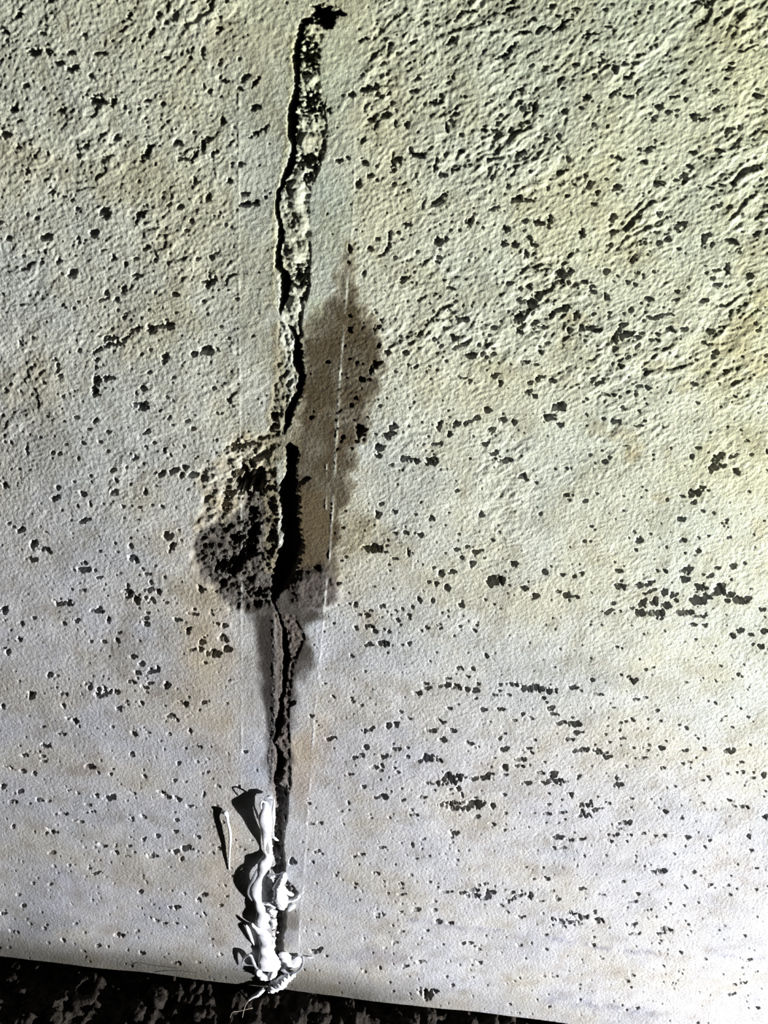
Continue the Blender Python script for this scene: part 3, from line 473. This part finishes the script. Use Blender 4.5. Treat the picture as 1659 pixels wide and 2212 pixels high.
# ------------------------------------------------------------------ swept beads of sealant
def sweep(name, pts, mat, parent=None, seg=14, noise=.12, seed=0, sub=6, flat=.45, closed_h=0):
    """pts: (px, py, width_px, height_m above the wall) -> bead with an oval section"""
    p = np.array(pts, float); n = len(p); tt = np.linspace(0, n-1, (n-1)*sub+1)
    def cr(a):
        out = []
        for v in tt:
            i = min(int(v), n-2); f = v-i
            a0, a1, a2, a3 = a[max(i-1, 0)], a[i], a[i+1], a[min(i+2, n-1)]
            out.append(.5*((2*a1)+(-a0+a2)*f+(2*a0-5*a1+4*a2-a3)*f*f+(-a0+3*a1-3*a2+a3)*f**3))
        return np.array(out)
    x = cr(p[:, 0]); y = cr(p[:, 1]); w = np.maximum(cr(p[:, 2]), .8); hh = cr(p[:, 3])
    c = P(x, y, hh); mp = DIST*math.cos(T)/F/(math.cos(T)-(y-H/2)/F*math.sin(T)); r = w*mp*.5
    tg = np.gradient(c, axis=0); tg /= np.linalg.norm(tg, axis=1)[:, None]+1e-12
    nrm = np.array([0, -1.0, 0]); side = np.cross(tg, nrm); side /= np.linalg.norm(side, axis=1)[:, None]+1e-9
    upv = np.cross(side, tg)
    V_ = []; rg = np.random.RandomState(seed)
    a = np.linspace(0, 2*math.pi, seg, endpoint=False)
    for i in range(len(c)):
        nz = 1+noise*perlin(np.cos(a)*1.7+i*.33+seed*3.1, np.sin(a)*1.7+i*.21, seed+5)
        tw = .12*float(perlin(np.array([i*.13+seed]), np.array([.5]), seed)[0])*2
        ca_, sa_ = math.cos(tw), math.sin(tw)
        s_ = side[i]*ca_+upv[i]*sa_; u_ = upv[i]*ca_-side[i]*sa_
        e = r[i]*1.12
        if i == 0 or i == len(c)-1: e *= .25
        V_.append(c[i]+(np.cos(a)*nz)[:, None]*s_*e+(np.sin(a)*nz)[:, None]*u_*e*flat)
    V_ = np.concatenate(V_+[c[:1], c[-1:]]); m = len(c); F_ = []
    for i in range(m-1):
        for k in range(seg):
            k2 = (k+1) % seg; F_.append((i*seg+k, i*seg+k2, (i+1)*seg+k2, (i+1)*seg+k))
    me = bpy.data.meshes.new(name); fs = [tuple(f) for f in F_]
    fs += [(m*seg, (k+1) % seg, k) for k in range(seg)]+[(m*seg+1, (m-1)*seg+k, (m-1)*seg+(k+1) % seg) for k in range(seg)]
    me.from_pydata([tuple(v) for v in V_], [], fs)
    for pl in me.polygons: pl.use_smooth = True
    me.materials.append(mat)
    o = bpy.data.objects.new(name, me); sc.collection.objects.link(o)
    if parent: o.parent = parent
    return o
t1 = lambda L: [(430+x/5.53, 1650+y/5.53, w/5.53, hh*.00046) for x, y, w, hh in L]
t2 = lambda L: [(430+x/5.53, 1850+y/5.53, w/5.53, hh*.00046) for x, y, w, hh in L]
main = sweep('sealant_strip', t1([(800,440,20,10),(797,480,55,12),(797,560,100,14),(787,650,150,15),(792,760,122,12),(800,850,108,9),(787,950,40,5),(785,1040,16,3),(806,1110,84,5),(790,1180,150,7),(758,1260,112,9),(722,1350,76,10),(684,1430,120,11),(676,1520,132,9),(700,1620,84,7),(712,1680,90,6),(742,1750,120,6),(762,1830,150,7),(772,1900,170,6),(790,1956,100,4)]), M_seal, noise=.07, seed=3, flat=.38, seg=20)
tag(main, 'long wavy strip of white sealant hanging over the lower crack', 'sealant')
sweep('loose_flap', t1([(850,405,60,5),(828,425,95,9),(835,520,60,11),(838,620,34,10),(842,740,22,8)]), M_film, main, noise=.1, seed=4, flat=.15)['label'] = 'greyish translucent flap'
sweep('thin_edge', t1([(765,1180,30,6),(700,1270,34,9),(640,1390,40,12),(600,1480,34,11),(590,1560,26,8),(640,1640,20,5)]), M_film, main, noise=.1, seed=5, flat=.3)['label'] = 'greyish translucent edge'
sweep('curl', t1([(800,470,26,12),(760,450,30,16),(735,480,26,18),(745,540,18,15)]), M_seal, main, noise=.1, seed=6, flat=.35)
s2 = sweep('sealant_strand', t1([(893,410,14,3),(893,500,30,5),(888,590,40,6),(896,680,24,6),(886,780,14,5),(890,862,22,3)]), M_seal, noise=.15, seed=7, flat=.6)
tag(s2, 'thin white sealant strand just right of the top of the long strip', 'sealant')
s3 = sweep('sealant_drip', t1([(268,572,40,3),(310,585,60,5),(332,620,46,6),(345,700,30,8),(366,800,34,8),(373,900,30,7),(368,1000,24,5),(363,1100,20,4),(358,1190,16,2),(358,1275,8,1)]), M_seal, noise=.1, seed=8, flat=.7)
tag(s3, 'thin separate white drip of sealant standing off the wall at left', 'sealant')
s4 = sweep('sealant_strip', t2([(632,795,18,12),(655,835,40,11),(700,870,70,9),(765,915,140,7),(785,960,150,6),(790,1040,142,6),(800,1100,140,6),(818,1160,180,6),(832,1230,225,6),(842,1300,240,5),(846,1345,220,4)]), M_seal, noise=.10, seed=9, flat=.28, seg=20)
tag(s4, 'broad short strip of white sealant below the long wavy one', 'sealant')
s5 = sweep('sealant_sliver', t2([(560,812,14,4),(578,860,44,6),(600,920,48,6),(625,985,38,5),(645,1030,22,4),(658,1065,8,3)]), M_seal, noise=.08, seed=10, flat=.4)
tag(s5, 'short curved white sliver left of the broad lower strip', 'sealant')
s6 = sweep('sealant_curl', t2([(512,1320,8,4),(520,1260,18,7),(548,1205,26,10),(590,1176,30,12),(622,1190,34,11),(640,1240,36,8),(662,1290,44,6),(700,1330,50,5)]), M_film, noise=.1, seed=11, flat=.8)
tag(s6, 'arched translucent curl of sealant at the left foot of the crack', 'sealant')
s7 = sweep('sealant_blob', t2([(690,1350,60,6),(720,1400,80,7),(770,1430,100,7),(815,1460,70,5)]), M_seal, noise=.4, seed=12, flat=.7)
tag(s7, 'small crinkled white lump under the broad strip, left of the dark slot', 'sealant')
s8 = sweep('sealant_blob', t2([(905,1350,50,5),(885,1390,90,7),(862,1430,80,7),(835,1465,40,5)]), M_seal, noise=.25, seed=13, flat=.7)
tag(s8, 'smooth white lobe under the broad strip, right of the dark slot', 'sealant')
s9 = sweep('sealant_tail', t2([(1150,1390,40,4),(1090,1425,90,6),(1030,1460,110,8),(970,1500,130,9),(910,1545,120,9),(860,1590,90,8),(830,1600,50,8)]), M_seal, noise=.65, seed=14, flat=.7, sub=9)
tag(s9, 'crumpled white sealant mass hanging over the bottom edge of the wall', 'sealant')
s10 = sweep('sealant_tail', t2([(785,1560,40,9),(745,1610,60,11),(690,1655,60,13),(640,1680,40,14),(580,1724,22,15)]), M_seal, noise=.4, seed=15, flat=.6)
tag(s10, 'pointed white tip of sealant reaching down over the soil', 'sealant')
# crumpled piece right of the crack
s11 = sweep('sealant_lump', t2([(1005,190,50,4),(1008,250,80,6),(975,310,90,7),(955,370,110,8),(962,440,130,8),(975,510,150,8),(985,570,120,7),(985,625,70,5)]), M_seal, noise=.35, seed=16, flat=.6, seg=18)
tag(s11, 'crumpled white lump of sealant right of the long strip', 'sealant')
sweep('arm', t2([(985,330,40,6),(1020,400,60,7),(1070,440,60,7),(1130,465,34,6)]), M_seal, s11, noise=.3, seed=17, flat=.5)
sweep('arm', t2([(1000,570,50,6),(1080,535,44,7),(1150,515,50,8),(1190,480,40,8),(1200,455,14,6)]), M_seal, s11, noise=.3, seed=18, flat=.4)
sweep('neck', t2([(1000,215,40,5),(930,225,50,4),(860,235,70,4),(815,225,20,3)]), M_seal, s11, noise=.35, seed=19, flat=.5)
s12 = sweep('sealant_flake', t2([(1065,660,14,1.5),(1090,630,50,3),(1120,600,60,3),(1140,570,20,2)]), M_seal, noise=.2, seed=20, flat=.25)
tag(s12, 'small pale triangular flake under the crumpled lump', 'sealant')
s13 = sweep('sealant_bridge', t2([(760,560,40,3),(820,562,50,4),(890,575,60,3),(940,600,30,3)]), M_seal, noise=.3, seed=21, flat=.5)
tag(s13, 'low white bridge of sealant between the long strip and the crumpled lump', 'sealant')
s14 = sweep('sealant_crumb', t2([(812,640,40,5),(850,650,80,6),(890,670,70,6),(905,700,30,4)]), M_seal, noise=.6, seed=22, flat=.7)
tag(s14, 'upper of two white crumbs at the right side of the long strip foot', 'sealant')
s15 = sweep('sealant_crumb', t2([(835,790,40,5),(875,780,90,6),(895,800,70,6),(880,855,40,4)]), M_seal, noise=.5, seed=23, flat=.7)
tag(s15, 'lower of two white crumbs at the right side of the long strip foot', 'sealant')
s16 = sweep('sealant_film', t2([(965,1150,60,3),(1010,1180,110,4),(1070,1235,130,5),(1120,1285,130,5),(1190,1230,120,5),(1235,1200,50,4)]), M_seal, noise=.3, seed=24, flat=.16, seg=18)
tag(s16, 'folded white film of sealant at the right foot of the crack', 'sealant')
sweep('clear_rim', t2([(1240,1195,26,5),(1238,1280,26,6),(1200,1350,30,6),(1130,1395,34,6),(1050,1390,44,5),(990,1350,44,4)]), M_film, s16, noise=.1, seed=25, flat=.5)['label'] = 'clear rim'
s17 = sweep('sealant_sliver', t2([(1262,1202,8,1.5),(1310,1206,26,2),(1372,1212,8,1.5)]), M_seal, noise=.1, seed=26, flat=.5)
tag(s17, 'tiny straight white sliver lying right of the folded film', 'sealant')
for i, (x, y, lab) in enumerate([(602, 480, 'white dot of sealant on the left edge of the shadowed long strip'), (935, 905, 'upper of two white dots in the dark joint beside the broad strip'), (905, 970, 'lower of two white dots in the dark joint beside the broad strip')]):
    o = sweep('sealant_crumb', t2([(x-14, y, 14, 2), (x, y+2, 26, 3), (x+14, y+4, 12, 2)]), M_seal, noise=.3, seed=30+i, flat=.8); tag(o, lab, 'sealant')
o = sweep('sealant_crumb', t1([(850,868,20,4),(890,875,26,5),(920,905,34,4),(950,918,18,3)]), M_seal, noise=.3, seed=35, flat=.6)
tag(o, 'white crumb spanning the joint below the thin strand', 'sealant')

# ------------------------------------------------------------------ clods and root fibres in the soil
def clod(name, x, y, r, seed, asp=(1, .8, .7), ring=False):
    V_ = []; F_ = []; nu, nv = 26, 16
    for j in range(nv+1):
        th = math.pi*j/nv
        for i in range(nu):
            ph = 2*math.pi*i/nu
            if ring: d = np.array([math.cos(ph)*(1+.42*math.cos(th*2)), math.sin(ph)*(1+.42*math.cos(th*2)), .42*math.sin(th*2)])
            else: d = np.array([math.sin(th)*math.cos(ph), math.sin(th)*math.sin(ph), math.cos(th)])
            V_.append(d)
    D = np.array(V_)
    k = 1+.35*perlin(D[:, 0]*1.6+seed*7.1+D[:, 2], D[:, 1]*1.6+D[:, 2]*1.3, seed)+.18*perlin(D[:, 0]*5+seed, D[:, 1]*5+D[:, 2]*4, seed+3)
    D = D*k[:, None]*np.array(asp)*r
    for j in range(nv):
        for i in range(nu):
            i2 = (i+1) % nu; F_.append((j*nu+i, (j+1)*nu+i, (j+1)*nu+i2, j*nu+i2))
    o = new_mesh(name, D, F_, M_soil)
    o.location = (x, y, soil_z(x, y)+r*asp[2]*.35); o.rotation_euler = (0, 0, seed*1.3)
    return o
CL = [(190,2148,.012,1,'ring-shaped hollow clod of dark earth near the left end'),
      (70,2185,.010,0,'rounded dark clod in the lower left corner'),
      (120,2200,.008,0,'small dark clod beside the corner clod'),
      (345,2150,.011,0,'broad pale-topped clod left of the sealant tip'),
      (300,2190,.009,0,'upright dark clod below the broad pale-topped one'),
      (30,2120,.008,0,'small clod tight under the left end of the wall'),
      (430,2195,.008,0,'low clod at the bottom edge left of the root fibres'),
      (700,2190,.008,0,'dark clod at the bottom edge right of the sealant tip'),
      (880,2205,.008,0,'flat dark clod at the bottom edge, farthest right')]
for i, (x, y, r, ring, lab) in enumerate(CL):
    g = G(x, y, zs-.010)
    o = clod('soil_clod', float(g[0]), float(min(g[1], -.014)), r, 3+i*2, (1, .8, .55) if ring else (1, .75, .7), bool(ring))
    tag(o, lab, 'clod')
def fibre(pts, lab):
    L = [(430+x/5.53, 1850+y/5.53, w/5.53, hh*.001) for x, y, w, hh in pts]
    o = sweep('root_fibre', L, M_root, noise=.1, seed=40, flat=.9, seg=6); tag(o, lab, 'root')
fibre([(600,1715,8,20),(560,1770,9,24),(535,1840,9,28),(515,1930,8,32)], 'thin pale root fibre running down from the sealant tip')
fibre([(640,1810,12,28),(560,1828,9,30),(470,1850,9,32),(400,1862,8,34),(370,1930,8,36)], 'thin pale root fibre lying across the other one')
